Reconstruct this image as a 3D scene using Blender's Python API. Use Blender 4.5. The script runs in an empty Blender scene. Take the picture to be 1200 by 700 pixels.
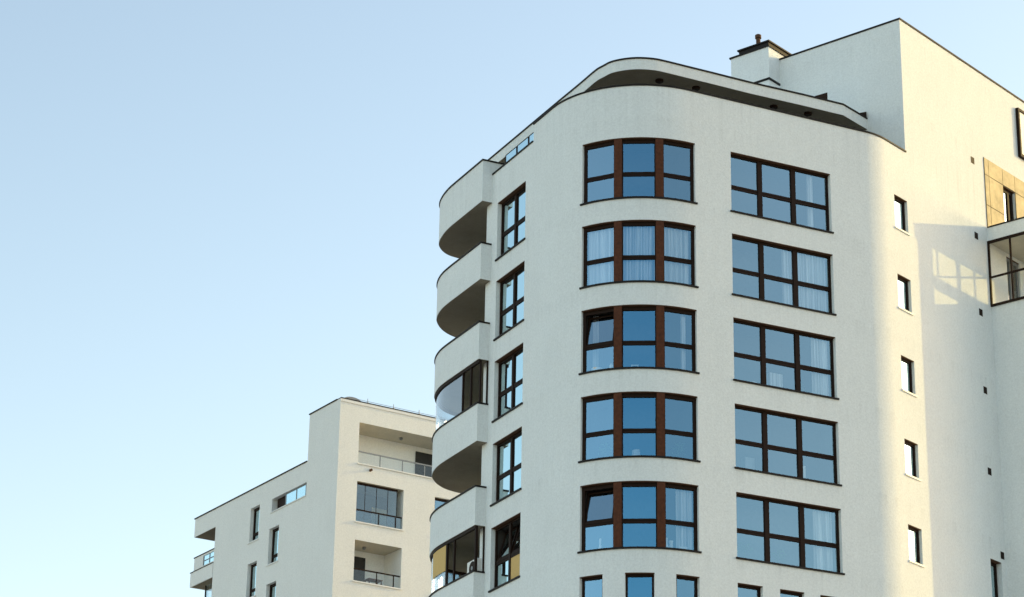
import bpy, bmesh, math, random
from mathutils import Vector, Matrix
random.seed(7)
C = bpy.context.scene
col = C.collection
RAD = math.radians
OFF = 1.7            # eye height: measured heights are relative to the lens

# ------------------------------------------------------------------ camera
F_PX = 2958.28
PITCH, ROLL = RAD(21.3503), RAD(1.01575)
cd = bpy.data.cameras.new('camera')
cam = bpy.data.objects.new('camera', cd); col.objects.link(cam)
cd.sensor_fit = 'HORIZONTAL'; cd.sensor_width = 36.0
cd.lens = F_PX / 1200 * 36.0
cd.clip_start = 0.5; cd.clip_end = 4000
right = Vector((1, 0, 0)); fwd = Vector((0, math.cos(PITCH), math.sin(PITCH)))
up = Vector((0, -math.sin(PITCH), math.cos(PITCH)))
r2 = math.cos(ROLL) * right + math.sin(ROLL) * up
u2 = -math.sin(ROLL) * right + math.cos(ROLL) * up
m = Matrix((r2, u2, -fwd)).transposed().to_4x4(); m.translation = (0, 0, OFF)
cam.matrix_world = m
C.camera = cam

# ------------------------------------------------------------------ light
SUN_AZ, SUN_EL = 63.5, 15.6      # azimuth clockwise from +Y
w = bpy.data.worlds.new('World'); C.world = w; w.use_nodes = True
nt = w.node_tree; nt.nodes.clear()
sky = nt.nodes.new('ShaderNodeTexSky'); sky.sky_type = 'NISHITA'; sky.sun_disc = False
sky.sun_elevation = RAD(SUN_EL); sky.sun_rotation = RAD(SUN_AZ)
sky.air_density = 1.0; sky.dust_density = 0.85; sky.ozone_density = 1.0
bg = nt.nodes.new('ShaderNodeBackground'); bg.inputs['Strength'].default_value = 0.15
ow = nt.nodes.new('ShaderNodeOutputWorld')
tint = nt.nodes.new('ShaderNodeVectorMath'); tint.operation = 'MULTIPLY'; tint.inputs[1].default_value = (1.22, 1.075, 0.90)
nt.links.new(sky.outputs['Color'], tint.inputs[0]); nt.links.new(tint.outputs[0], bg.inputs['Color']); nt.links.new(bg.outputs[0], ow.inputs['Surface'])
sl = bpy.data.lights.new('sun', 'SUN'); sl.energy = 2.0; sl.angle = RAD(0.5); sl.color = (0.74, 0.545, 0.165)
so = bpy.data.objects.new('sun', sl); col.objects.link(so)
sd = Vector((math.sin(RAD(SUN_AZ)) * math.cos(RAD(SUN_EL)), math.cos(RAD(SUN_AZ)) * math.cos(RAD(SUN_EL)), math.sin(RAD(SUN_EL))))
so.rotation_euler = sd.to_track_quat('Z', 'Y').to_euler(); so.location = (60, 40, 80)
vs = C.view_settings
vs.view_transform = 'Standard'; vs.look = 'None'; vs.gamma = 1; vs.use_curve_mapping = False
vs.exposure = 1.14

# ------------------------------------------------------------------ materials
def newmat(name):
    mt = bpy.data.materials.new(name); mt.use_nodes = True
    t = mt.node_tree; t.nodes.clear()
    o = t.nodes.new('ShaderNodeOutputMaterial')
    return mt, t, o
def N(t, typ, **kw):
    n = t.nodes.new(typ)
    for k, v in kw.items():
        if k in n.inputs: n.inputs[k].default_value = v
        else: setattr(n, k, v)
    return n
def stucco(name, colr, stain=0.10, bump=0.4, drip=0.0):
    mt, t, o = newmat(name); L = t.links.new
    g = N(t, 'ShaderNodeNewGeometry')
    b = N(t, 'ShaderNodeBsdfPrincipled', Roughness=0.92); b.inputs['Specular IOR Level'].default_value = 0.15
    big = N(t, 'ShaderNodeTexNoise', Scale=0.55, Detail=5.0, Roughness=0.6)
    mp = N(t, 'ShaderNodeMapping'); mp.inputs['Scale'].default_value = (2.2, 2.2, 0.16)
    L(g.outputs['Position'], mp.inputs['Vector'])
    stk = N(t, 'ShaderNodeTexNoise', Scale=1.6, Detail=6.0, Roughness=0.65)
    fine = N(t, 'ShaderNodeTexNoise', Scale=14.0, Detail=4.0, Roughness=0.75)
    grain = N(t, 'ShaderNodeTexNoise', Scale=70.0, Detail=2.0, Roughness=0.6)
    L(g.outputs['Position'], big.inputs['Vector']); L(mp.outputs[0], stk.inputs['Vector'])
    L(g.outputs['Position'], fine.inputs['Vector']); L(g.outputs['Position'], grain.inputs['Vector'])
    def rng(src, a, bb):
        r = N(t, 'ShaderNodeMapRange'); r.inputs['From Min'].default_value = 0.3; r.inputs['From Max'].default_value = 0.7
        r.inputs['To Min'].default_value = a; r.inputs['To Max'].default_value = bb
        L(src.outputs['Fac'], r.inputs['Value']); return r
    a = rng(big, 1 - stain * 0.7, 1.0 + stain * 0.25); s = rng(stk, 1 - stain * 0.4, 1.01); f = rng(fine, 0.90, 1.06); gr = rng(grain, 0.93, 1.05)
    m1 = N(t, 'ShaderNodeMath', operation='MULTIPLY'); L(a.outputs[0], m1.inputs[0]); L(s.outputs[0], m1.inputs[1])
    m2 = N(t, 'ShaderNodeMath', operation='MULTIPLY'); L(m1.outputs[0], m2.inputs[0]); L(f.outputs[0], m2.inputs[1])
    m3 = N(t, 'ShaderNodeMath', operation='MULTIPLY'); L(m2.outputs[0], m3.inputs[0]); L(gr.outputs[0], m3.inputs[1])
    if drip:      # dirty rain streaks running down from sills and copings
        sp = N(t, 'ShaderNodeSeparateXYZ'); L(g.outputs['Position'], sp.inputs[0])
        mp2 = N(t, 'ShaderNodeMapping'); mp2.inputs['Scale'].default_value = (5.5, 5.5, 0.10); L(g.outputs['Position'], mp2.inputs['Vector'])
        sn = N(t, 'ShaderNodeTexNoise', Scale=1.0, Detail=3.0, Roughness=0.7); L(mp2.outputs[0], sn.inputs['Vector'])
        th = N(t, 'ShaderNodeMapRange'); th.inputs['From Min'].default_value = 0.50; th.inputs['From Max'].default_value = 0.72; L(sn.outputs['Fac'], th.inputs['Value'])
        def fall(top, period, reach):
            a1 = N(t, 'ShaderNodeMath', operation='SUBTRACT'); a1.inputs[0].default_value = top; L(sp.outputs['Z'], a1.inputs[1])
            src = a1
            if not period:      # nothing above the coping
                src = N(t, 'ShaderNodeMath', operation='PINGPONG'); L(a1.outputs[0], src.inputs[0]); src.inputs[1].default_value = 50.0
            if period:
                src = N(t, 'ShaderNodeMath', operation='FLOORED_MODULO'); L(a1.outputs[0], src.inputs[0]); src.inputs[1].default_value = period
            fr = N(t, 'ShaderNodeMapRange'); fr.inputs['From Min'].default_value = 0.0; fr.inputs['From Max'].default_value = reach
            fr.inputs['To Min'].default_value = 1.0; fr.inputs['To Max'].default_value = 0.0; L(src.outputs[0], fr.inputs['Value']); return fr
        f1 = fall(35.31, 3.0, 0.75); f2 = fall(39.42, 0, 1.3)
        mx = N(t, 'ShaderNodeMath', operation='MAXIMUM'); L(f1.outputs[0], mx.inputs[0]); L(f2.outputs[0], mx.inputs[1])
        dm = N(t, 'ShaderNodeMath', operation='MULTIPLY'); L(mx.outputs[0], dm.inputs[0]); L(th.outputs[0], dm.inputs[1])
        dk_ = N(t, 'ShaderNodeMath', operation='MULTIPLY_ADD'); L(dm.outputs[0], dk_.inputs[0]); dk_.inputs[1].default_value = -drip; dk_.inputs[2].default_value = 1.0
        m4 = N(t, 'ShaderNodeMath', operation='MULTIPLY'); L(m3.outputs[0], m4.inputs[0]); L(dk_.outputs[0], m4.inputs[1]); m3 = m4
    vm = N(t, 'ShaderNodeVectorMath', operation='SCALE'); vm.inputs[0].default_value = colr; L(m3.outputs[0], vm.inputs['Scale'])
    L(vm.outputs[0], b.inputs['Base Color'])
    bp = N(t, 'ShaderNodeBump', Strength=bump, Distance=0.02)
    ad = N(t, 'ShaderNodeMath', operation='ADD'); L(fine.outputs['Fac'], ad.inputs[0]); L(grain.outputs['Fac'], ad.inputs[1])
    L(ad.outputs[0], bp.inputs['Height']); L(bp.outputs[0], b.inputs['Normal']); L(b.outputs[0], o.inputs['Surface'])
    return mt
def plain(name, colr, rough=0.5, metal=0.0, var=0.15, scale=6.0, spec=0.5):
    mt, t, o = newmat(name); L = t.links.new
    g = N(t, 'ShaderNodeNewGeometry')
    b = N(t, 'ShaderNodeBsdfPrincipled', Roughness=rough, Metallic=metal); b.inputs['Specular IOR Level'].default_value = spec
    n = N(t, 'ShaderNodeTexNoise', Scale=scale, Detail=5.0, Roughness=0.65); L(g.outputs['Position'], n.inputs['Vector'])
    r = N(t, 'ShaderNodeMapRange'); r.inputs['From Min'].default_value = 0.3; r.inputs['From Max'].default_value = 0.7
    r.inputs['To Min'].default_value = 1 - var; r.inputs['To Max'].default_value = 1 + var
    L(n.outputs['Fac'], r.inputs['Value'])
    vm = N(t, 'ShaderNodeVectorMath', operation='SCALE'); vm.inputs[0].default_value = colr; L(r.outputs[0], vm.inputs['Scale'])
    L(vm.outputs[0], b.inputs['Base Color']); L(b.outputs[0], o.inputs['Surface'])
    return mt
def glass(name, stops, through, wave=0.02):
    """thin coated glass: reflectance and its colour rise with the angle; stops = (1-cos, reflectance, colour)"""
    mt, t, o = newmat(name); L = t.links.new
    g = N(t, 'ShaderNodeNewGeometry')
    n = N(t, 'ShaderNodeTexNoise', Scale=0.9, Detail=1.0); L(g.outputs['Position'], n.inputs['Vector'])
    bp = N(t, 'ShaderNodeBump', Strength=wave, Distance=0.1); L(n.outputs['Fac'], bp.inputs['Height'])
    gl = N(t, 'ShaderNodeBsdfGlossy', Roughness=0.01)
    L(bp.outputs[0], gl.inputs['Normal'])
    tr = N(t, 'ShaderNodeBsdfTransparent'); tr.inputs['Color'].default_value = (*through, 1)
    lw = N(t, 'ShaderNodeLayerWeight', Blend=0.5)
    def ramp(vals):
        r = N(t, 'ShaderNodeValToRGB'); e = r.color_ramp.elements
        while len(e) < len(vals): e.new(0.5)
        for k, (p, c) in enumerate(vals): e[k].position = p; e[k].color = (*c, 1)
        L(lw.outputs['Facing'], r.inputs[0]); return r
    rf = ramp([(p, (f, f, f)) for p, f, c in stops]); rc = ramp([(p, c) for p, f, c in stops])
    L(rc.outputs[0], gl.inputs['Color'])
    mx = N(t, 'ShaderNodeMixShader'); L(rf.outputs[0], mx.inputs[0]); L(tr.outputs[0], mx.inputs[1]); L(gl.outputs[0], mx.inputs[2])
    L(mx.outputs[0], o.inputs['Surface'])
    return mt
WALL = stucco('white_stucco', (0.81, 0.84, 0.835), 0.045, drip=0.10)
FARWALL = stucco('pale_stucco', (0.82, 0.82, 0.79), 0.045)
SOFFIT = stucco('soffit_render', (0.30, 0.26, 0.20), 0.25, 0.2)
LOGCEIL = stucco('loggia_ceiling_render', (0.62, 0.56, 0.44), 0.2, 0.2)
COPING = plain('dark_coping_metal', (0.012, 0.009, 0.008), 0.6, spec=0.2)
FRAME = plain('black_brown_frame', (0.018, 0.008, 0.0045), 0.6, spec=0.12)
WOOD = plain('brown_wood_cladding', (0.085, 0.028, 0.012), 0.6, 0, 0.3, 9.0, 0.15)
HEAD = plain('brown_lintel', (0.10, 0.05, 0.028), 0.7, spec=0.15)
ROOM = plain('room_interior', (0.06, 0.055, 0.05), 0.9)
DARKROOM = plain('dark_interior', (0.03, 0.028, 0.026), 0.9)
GLASS = glass('blue_window_glass', [(0.06, 0.33, (0.22, 0.64, 1.0)), (0.2, 0.33, (0.60, 0.86, 1.0)), (0.58, 0.86, (0.74, 0.96, 1)), (1.0, 0.97, (1, 1, 1))], (0.92, 0.95, 0.96))
CLEAR = glass('clear_glass', [(0.2, 0.03, (.95, 1, 1)), (0.65, 0.05, (1, 1, 1)), (1.0, 0.8, (1, 1, 1))], (0.975, 0.985, 0.985))
DARK_GLASS = glass('grey_loggia_glass', [(0.1, 0.10, (.85, .95, 1)), (0.6, 0.16, (1, 1, 1)), (1.0, 0.9, (1, 1, 1))], (0.70, 0.76, 0.78))
BALC_GLASS = glass('balcony_glass', [(0.1, 0.12, (.85, .95, 1)), (0.6, 0.35, (1, 1, 1)), (1.0, 0.9, (1, 1, 1))], (0.78, 0.88, 0.92))
def pleat_shade_cloth(name, colr):  # vertical bands paint the light and shade of the pleats into the cloth
    mt, t, o = newmat(name); L = t.links.new
    g = N(t, 'ShaderNodeNewGeometry'); mp = N(t, 'ShaderNodeMapping'); mp.inputs['Scale'].default_value = (13, 13, 0.12)
    L(g.outputs['Position'], mp.inputs['Vector'])
    n = N(t, 'ShaderNodeTexNoise', Scale=1.0, Detail=2.0); L(mp.outputs[0], n.inputs['Vector'])
    r = N(t, 'ShaderNodeMapRange'); r.inputs['From Min'].default_value = 0.36; r.inputs['From Max'].default_value = 0.64
    r.inputs['To Min'].default_value = 0.35; r.inputs['To Max'].default_value = 1.0; L(n.outputs['Fac'], r.inputs['Value'])
    vm = N(t, 'ShaderNodeVectorMath', operation='SCALE'); vm.inputs[0].default_value = colr; L(r.outputs[0], vm.inputs['Scale'])
    b = N(t, 'ShaderNodeBsdfPrincipled', Roughness=0.95); L(vm.outputs[0], b.inputs['Base Color']); L(b.outputs[0], o.inputs['Surface'])
    return mt
CURTAIN = pleat_shade_cloth('sheer_curtain_cloth', (0.90, 0.90, 0.90))
LEAF = plain('house_plant_leaf', (0.10, 0.17, 0.07), 0.6, 0, 0.4, 8)
TAN = plain('tan_reflection_and_cabinet', (0.62, 0.42, 0.16), 0.9, 0, 0.08, 20)  # golden reflection as a flat colour on two panels; also the loggia cabinet
GOLD = plain('golden_panel', (0.49, 0.40, 0.23), 0.6, 0, 0.25, 2.2, 0.2)
WHITE = plain('white_paint', (0.78, 0.77, 0.74), 0.5, 0, 0.05)
GREY = plain('grey_metal', (0.22, 0.23, 0.24), 0.45, 0.4)
DECK = plain('roof_felt', (0.12, 0.115, 0.11), 0.9)
GROUND = plain('asphalt_ground', (0.29, 0.285, 0.27), 0.95, 0, 0.2, 0.3)

# ------------------------------------------------------------------ geometry helpers
class MB:
    def __init__(self): self.v = []; self.f = []
    def quad(self, *ps):
        i = len(self.v); self.v += [Vector(p) for p in ps]; self.f.append(tuple(range(i, i + len(ps))))
    def hexa(self, b, t):            # bottom 4 pts, top 4 pts (same winding, ccw from above)
        i = len(self.v); self.v += [Vector(p) for p in b] + [Vector(p) for p in t]
        self.f += [(i + 3, i + 2, i + 1, i), (i + 4, i + 5, i + 6, i + 7)]
        for k in range(4):
            j = (k + 1) % 4; self.f.append((i + k, i + j, i + 4 + j, i + 4 + k))
    def cyl(self, p, q, r, n=10):
        p = Vector(p); q = Vector(q); ax = (q - p).normalized()
        a = ax.orthogonal().normalized(); b = ax.cross(a); i = len(self.v)
        for P in (p, q):
            for k in range(n):
                an = 2 * math.pi * k / n; self.v.append(P + r * (math.cos(an) * a + math.sin(an) * b))
        for k in range(n):
            j = (k + 1) % n; self.f.append((i + k, i + j, i + n + j, i + n + k))
        self.f.append(tuple(i + k for k in reversed(range(n)))); self.f.append(tuple(i + n + k for k in range(n)))
    def lathe(self, c, prof, n=12):  # prof list of (r, z)
        i = len(self.v); c = Vector(c)
        for r, z in prof:
            for k in range(n):
                an = 2 * math.pi * k / n; self.v.append(c + Vector((r * math.cos(an), r * math.sin(an), z)))
        for a in range(len(prof) - 1):
            for k in range(n):
                j = (k + 1) % n; self.f.append((i + a * n + k, i + a * n + j, i + a * n + n + j, i + a * n + n + k))
        self.f.append(tuple(i + k for k in reversed(range(n)))); e = i + (len(prof) - 1) * n
        self.f.append(tuple(e + k for k in range(n)))
    def build(self, name, mat, parent=None, origin=None, smooth=False, bevel=0.0, fix=True):
        org = Vector(origin) if origin is not None else (Vector(parent.get('wo', (0, 0, 0))) if parent else Vector((0, 0, 0)))
        me = bpy.data.meshes.new(name)
        me.from_pydata([v + Vector((0, 0, OFF)) - org for v in self.v], [], self.f)
        me.materials.append(mat)
        if fix:
            bm = bmesh.new(); bm.from_mesh(me); bmesh.ops.recalc_face_normals(bm, faces=bm.faces)
            if bevel: bmesh.ops.bevel(bm, geom=bm.edges[:], offset=bevel, segments=1, affect='EDGES')
            bm.to_mesh(me); bm.free()
        if smooth: me.polygons.foreach_set('use_smooth', [True] * len(me.polygons))
        me.update()
        o = bpy.data.objects.new(name, me); col.objects.link(o)
        if parent is not None: o.parent = parent
        o['wo'] = tuple(org); WO.append(o)
        if parent is not None:
            o.location = org - Vector(parent['wo'])
        else: o.location = org
        return o
WO = []
def thing(name, label, cat, loc, group=None):
    o = bpy.data.objects.new(name, None); col.objects.link(o); o.location = loc; o.empty_display_size = 0.5
    o['label'] = label; o['category'] = cat; o['wo'] = tuple(loc); WO.append(o)
    if group: o['group'] = group
    return o
def tag(o, label, cat, group=None):
    o['label'] = label; o['category'] = cat
    if group: o['group'] = group
    return o
def dup(o, dz, parent=None, skip=()):
    c = o.copy(); col.objects.link(c); WO.append(c)
    c.parent = parent if parent else o.parent
    if parent is None:
        c.location = o.location + Vector((0, 0, dz))
    for ch in list(o.children):
        if ch.name.split('.')[0] in skip: continue
        dup(ch, 0, c)
    return c

class Path:
    """plan line; s along it (rightwards seen from outside), d outwards, z up"""
    def __init__(self, pts):
        self.p = [Vector((x, y)) for x, y in pts]; self.c = [0.0]
        for a, b in zip(self.p, self.p[1:]): self.c.append(self.c[-1] + (b - a).length)
    def seg(self, s):
        c = self.c
        if s <= c[0]: return 0
        if s >= c[-1]: return len(c) - 2
        lo, hi = 0, len(c) - 1
        while hi - lo > 1:
            m_ = (lo + hi) // 2
            if c[m_] <= s: lo = m_
            else: hi = m_
        return lo
    def xy(self, s):
        i = self.seg(s); a, b = self.p[i], self.p[i + 1]
        return a + (b - a) * ((s - self.c[i]) / (self.c[i + 1] - self.c[i]))
    def tan(self, s):
        e = 0.06; a = self.xy(s - e); b = self.xy(s + e); return (b - a).normalized()
    def at(self, s, d=0.0, z=0.0):
        q = self.xy(s)
        if d: t = self.tan(s); q = q + Vector((t.y, -t.x)) * d
        return Vector((q.x, q.y, z))
    def cuts(self, a, b):
        return [a] + [c for c in self.c if a + 1e-3 < c < b - 1e-3] + [b]
class Line(Path):
    def __init__(self, o, az):
        a = Vector((math.sin(RAD(az)), math.cos(RAD(az)))); o = Vector(o)
        self.o, self.a = o, a; self.n = Vector((a.y, -a.x)); self.c = []
    def at(self, s, d=0.0, z=0.0):
        q = self.o + self.a * s + self.n * d; return Vector((q.x, q.y, z))
    def cuts(self, a, b): return [a, b]
def bar(mb, P, s0, s1, d0, d1, z0, z1, cuts=None):
    """box swept along P between s0,s1; d0<d1, z0<z1"""
    cs = cuts or P.cuts(s0, s1)
    i = len(mb.v)
    for s in cs: mb.v += [P.at(s, d0, z0), P.at(s, d1, z0), P.at(s, d1, z1), P.at(s, d0, z1)]
    for k in range(len(cs) - 1):
        a = i + 4 * k
        for q in range(4):
            r = (q + 1) % 4; mb.f.append((a + q, a + r, a + 4 + r, a + 4 + q))
    e = i + 4 * (len(cs) - 1)
    mb.f.append((i + 3, i + 2, i + 1, i)); mb.f.append((e, e + 1, e + 2, e + 3))
def sheet(mb, P, s0, s1, z0, z1, holes, extra_s=(), extra_z=(), d=0.0, flip=False):
    """wall skin as one grid with rectangular holes (a,b,za,zb)"""
    ss = set(P.cuts(s0, s1)) | set(extra_s); zs = {z0, z1} | set(extra_z)
    for a, b, za, zb in holes:
        for q in (a, b):
            if s0 < q < s1: ss.add(q)
        for q in (za, zb):
            if z0 < q < z1: zs.add(q)
    ss = sorted(ss); zs = sorted(zs)
    def clean(l):
        o = [l[0]]
        for q in l[1:]:
            if q - o[-1] > 1e-4: o.append(q)
        return o
    ss = clean(ss); zs = clean(zs)
    idx = {}
    def vid(i, j):
        if (i, j) not in idx: idx[i, j] = len(mb.v); mb.v.append(P.at(ss[i], d, zs[j]))
        return idx[i, j]
    for i in range(len(ss) - 1):
        sm = (ss[i] + ss[i + 1]) / 2
        for j in range(len(zs) - 1):
            zm = (zs[j] + zs[j + 1]) / 2
            if any(a < sm < b and za < zm < zb for a, b, za, zb in holes): continue
            q = (vid(i, j), vid(i + 1, j), vid(i + 1, j + 1), vid(i, j + 1))
            mb.f.append(q[::-1] if flip else q)
def lining(mb, P, s0, s1, z0, z1, d0, d1):
    """four inner faces of an opening from depth d0 (outer) to d1 (inner)"""
    cs = P.cuts(s0, s1)
    for a, b in zip(cs, cs[1:]):
        mb.quad(P.at(a, d0, z1), P.at(b, d0, z1), P.at(b, d1, z1), P.at(a, d1, z1))
        mb.quad(P.at(a, d0, z0), P.at(a, d1, z0), P.at(b, d1, z0), P.at(b, d0, z0))
    mb.quad(P.at(s0, d0, z0), P.at(s0, d0, z1), P.at(s0, d1, z1), P.at(s0, d1, z0))
    mb.quad(P.at(s1, d0, z0), P.at(s1, d1, z0), P.at(s1, d1, z1), P.at(s1, d0, z1))
def roombox(mb, P, s0, s1, z0, z1, d0, d1):
    lining(mb, P, s0, s1, z0, z1, d0, d1)
    cs = P.cuts(s0, s1)
    for a, b in zip(cs, cs[1:]):
        mb.quad(P.at(a, d1, z0), P.at(b, d1, z0), P.at(b, d1, z1), P.at(a, d1, z1))

def window(B, P, s0, s1, z0, z1, cols, trans=None, rec=0.12, fw=0.07, post=0.13, deep=1.0, name='window',
           glass_m=None, frame_m=None, wall_m=None, sillm=None, sill_out=0.05, sill_side=0.05, head=True, room_m=None, framed=0.07, headf=0.02, tilt=False):
    """window set in a wall: reveal (the window mesh) > frame, pane, sill, room"""
    glass_m = glass_m or GLASS; frame_m = frame_m or FRAME; wall_m = wall_m or WALL; sillm = sillm or COPING
    org = P.at((s0 + s1) / 2, 0, z0); org = Vector((org.x, org.y, org.z + OFF))
    mb = MB(); lining(mb, P, s0, s1, z0, z1, 0.0, -rec)
    wdw = mb.build(name, wall_m, B, org, fix=False)
    # frame
    f = MB(); a, b = -rec - framed, -rec
    bar(f, P, s0, s1, a, b, z1 - fw - headf, z1); bar(f, P, s0, s1, a, b, z0, z0 + fw * 0.8)
    e = [s0, s1]
    bar(f, P, s0, s0 + fw, a, b, z0 + fw * 0.8, z1 - fw - headf); bar(f, P, s1 - fw, s1, a, b, z0 + fw * 0.8, z1 - fw - headf)
    px = [s0 + fw * 0.5] + [s0 + c * (s1 - s0) for c in cols] + [s1 - fw * 0.5]
    for c in px[1:-1]: bar(f, P, c - post / 2, c + post / 2, a, b + 0.004, z0 + fw * 0.8, z1 - fw - headf)
    if trans:
        zt = z0 + trans * (z1 - z0)
        edges = []
        lo = s0 + fw
        for c in px[1:-1]: edges.append((lo, c - post / 2)); lo = c + post / 2
        edges.append((lo, s1 - fw))
        for l, h in edges:
            bar(f, P, l, h, a, b - 0.012, zt - 0.075, zt - 0.008)
            bar(f, P, l, h, a, b - 0.012, zt + 0.008, zt + 0.075)
            bar(f, P, l, h, a, b - 0.03, zt - 0.008, zt + 0.008)
    f.build('frame', frame_m, wdw)
    g = MB(); f2 = MB()
    lo = s0 + fw * 0.5
    rows = [(z0 + 0.03, zt), (zt, z1 - 0.05)] if trans else [(z0 + 0.03, z1 - 0.05)]
    for l, h in zip(px, px[1:]):
        for za, zb in rows:
            dj = random.uniform(-0.006, 0.006); dk = random.uniform(-0.006, 0.006)
            dd = -rec - 0.045
            if tilt and za == zt:
                A1, B1, C1, D1 = P.at(l + 0.06, dd, za + 0.08), P.at(h - 0.06, dd, za + 0.08), P.at(h - 0.06, dd - 0.32, zb - 0.04), P.at(l + 0.06, dd - 0.32, zb - 0.04)
                g.quad(A1, B1, C1, D1)
                nrm = (B1 - A1).cross(D1 - A1).normalized()
                for u0, u1, v0, v1 in ((0, .09, 0, 1), (.91, 1, 0, 1), (.09, .91, 0, .07), (.09, .91, .93, 1)):
                    Pq = lambda u, v, of: A1.lerp(B1, u).lerp(D1.lerp(C1, u), v) + nrm * of
                    f2.hexa([Pq(u0, v0, -.04), Pq(u1, v0, -.04), Pq(u1, v0, .015), Pq(u0, v0, .015)], [Pq(u0, v1, -.04), Pq(u1, v1, -.04), Pq(u1, v1, .015), Pq(u0, v1, .015)])
                continue
            g.quad(P.at(l, dd + dj, za), P.at(h, dd - dj, za), P.at(h, dd - dj + dk, zb), P.at(l, dd + dj + dk, zb))
    g.build('pane', glass_m, wdw, fix=False)
    if tilt: f2.build('tilted_sash', frame_m, wdw)
    if sill_out is not None:
        s = MB(); bar(s, P, s0 - sill_side, s1 + sill_side, 0.003, sill_out, z0 - 0.045, z0 + 0.012)
        bar(s, P, s0 + 0.003, s1 - 0.003, -rec, 0.003, z0 + 0.002, z0 + 0.012)
        s.build('sill', sillm, wdw)
    if head:
        h = MB(); bar(h, P, s0 + 0.002, s1 - 0.002, -rec + 0.002, -0.006, z1 - 0.022, z1 - 0.002)
        h.build('lintel', HEAD, wdw)
    r = MB(); roombox(r, P, s0 + 0.002, s1 - 0.002, z0 + 0.002, z1 - 0.002, -rec - framed - 0.002, -rec - deep)
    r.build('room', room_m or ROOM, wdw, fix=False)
    return wdw

# ------------------------------------------------------------------ ground
g = MB(); R_ = 2500
g.quad((-R_, -R_, -OFF), (R_, -R_, -OFF), (R_, R_, -OFF), (-R_, R_, -OFF))
go = g.build('ground', GROUND, fix=False); go['kind'] = 'structure'

# ------------------------------------------------------------------ main building
B = thing('apartment_building', 'tall white stucco apartment block with a rounded corner, curved bay windows and balconies', 'building', (5.0, 86.0, 0.0))
LT = Vector((0.41, 80.39)); LA = Vector((math.sin(RAD(-26)), math.cos(RAD(-26)))); LN = Vector((-LA.y, LA.x))   # left wall: t away, n outwards
def ltn(t, n, z=0.0):
    q = LT + LA * t + LN * n; return Vector((q.x, q.y, z))
def turtle():
    pts = []; p = ltn(3.1, 0); p = Vector((p.x, p.y)); az = 154.0
    pts.append(p.copy())
    def go_(L):
        nonlocal p
        p = p + Vector((math.sin(RAD(az)), math.cos(RAD(az)))) * L; pts.append(p.copy())
    def turn(R, ang, n):
        nonlocal az
        for k in range(n):
            az -= ang / n / 2; go_(2 * R * math.sin(RAD(ang / n / 2))); az -= ang / n / 2
    go_(5.126); turn(3.43, 89.5, 40); go_(7.07); turn(2.4, 23.5, 14); go_(14.0)
    return pts
W = Path(turtle())
S0 = W.c[-2] + 1.329 - 0.0
T0, FH, SH = 35.84, 3.0, 2.185
ZC, ZL, ZB = 37.75, 37.10, -OFF
NF = 7
holes = []
for k in range(NF):
    T = T0 - FH * k
    holes.append((0.87, 3.10, T - SH, T))
    if k != 5:
        holes.append((6.70, 10.70, T - SH, T)); holes.append((12.084, 16.05, T - SH, T))
    else:
        for a, b in ((6.70, 7.53), (8.257, 9.19), (9.885, 10.70), (12.084, 13.01), (13.65, 14.56), (15.16, 16.05)): holes.append((a, b, T - SH, T))
    holes.append((19.0, 19.84, T - 1.266, T))
S = Line(W.xy(S0), 41.0)      # continues the wall plane; s from the block's corner
sS = S0
notch = [(-1, 3.655, ZL, 99), (-1, S0, ZC, 99)]
sh = [(sS + 4.43, sS + 5.18, 21.7, 23.83), (sS + 6.82, sS + 7.72, 36.85, 38.84), (sS + 6.8, sS + 7.75, 33.75, 35.95)]
mb = MB()
sheet(mb, W, 0.0, S0 + 12.0, ZB, 43.05, holes + notch + sh, extra_s=(S0,))
mb.build('wall', WALL, B, smooth=True, fix=False)
wall = B.children[0]
# copings
cp = MB(); bar(cp, W, 3.655, S0 + 0.03, -0.32, 0.035, ZC, ZC + 0.055)
cp.build('coping', COPING, B)
cp = MB(); bar(cp, W, 0.12, 3.63, -0.32, 0.035, ZL, ZL + 0.055)
cp.build('coping', COPING, B)
pi = MB(); bar(pi, W, 3.655, S0 - 0.02, -0.30, -0.02, 36.35, ZC - 0.002); bar(pi, W, 0.0, 3.655, -0.30, -0.02, 36.35, ZL - 0.002)
pi.build('parapet', WALL, B)
# terrace deck
dk = MB(); pts = [W.at(s, -0.3, 36.4) for s in W.cuts(0.0, S0)]
bk = [Vector((9.9, 85.05, 36.4)), Vector((8, 96, 36.4)), Vector((2.5, 94, 36.4))]
dk.quad(*(pts + bk)); dk.build('terrace_deck', DECK, B, fix=False)

# left windows
lw = window(B, W, 0.87, 3.10, T0 - SH, T0, [0.5], 0.44, rec=0.16)
for k in range(1, NF):
    if k == 4:
        w4 = window(B, W, 0.87, 3.10, T0 - 4 * FH - SH, T0 - 4 * FH, [0.5], 0.44, rec=0.16, tilt=True); w4['label'] = 'window with both upper sashes tilted inward'
    else: dup(lw, -FH * k)
rw = window(B, W, 12.084, 16.05, T0 - SH, T0, [0.31, 0.645], 0.44, rec=0.15, post=0.17)
for k in (1, 2, 3, 4, 6): dup(rw, -FH * k)
sw = window(B, W, 19.0, 19.84, T0 - 1.266, T0, [], None, rec=0.11, fw=0.075, sillm=WHITE)
for k in range(1, NF): dup(sw, -FH * k)
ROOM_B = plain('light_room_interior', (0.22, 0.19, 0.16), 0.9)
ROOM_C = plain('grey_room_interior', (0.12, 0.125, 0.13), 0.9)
def redecorate(wd, mat):
    for ch in wd.children:
        if ch.name.split('.')[0] == 'room':
            ch.data = ch.data.copy(); ch.data.materials.clear(); ch.data.materials.append(mat)
for wd in list(B.children):
    if wd.name.split('.')[0] == 'window': redecorate(wd, random.choice((ROOM, ROOM_B, ROOM_C, ROOM)))
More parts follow.
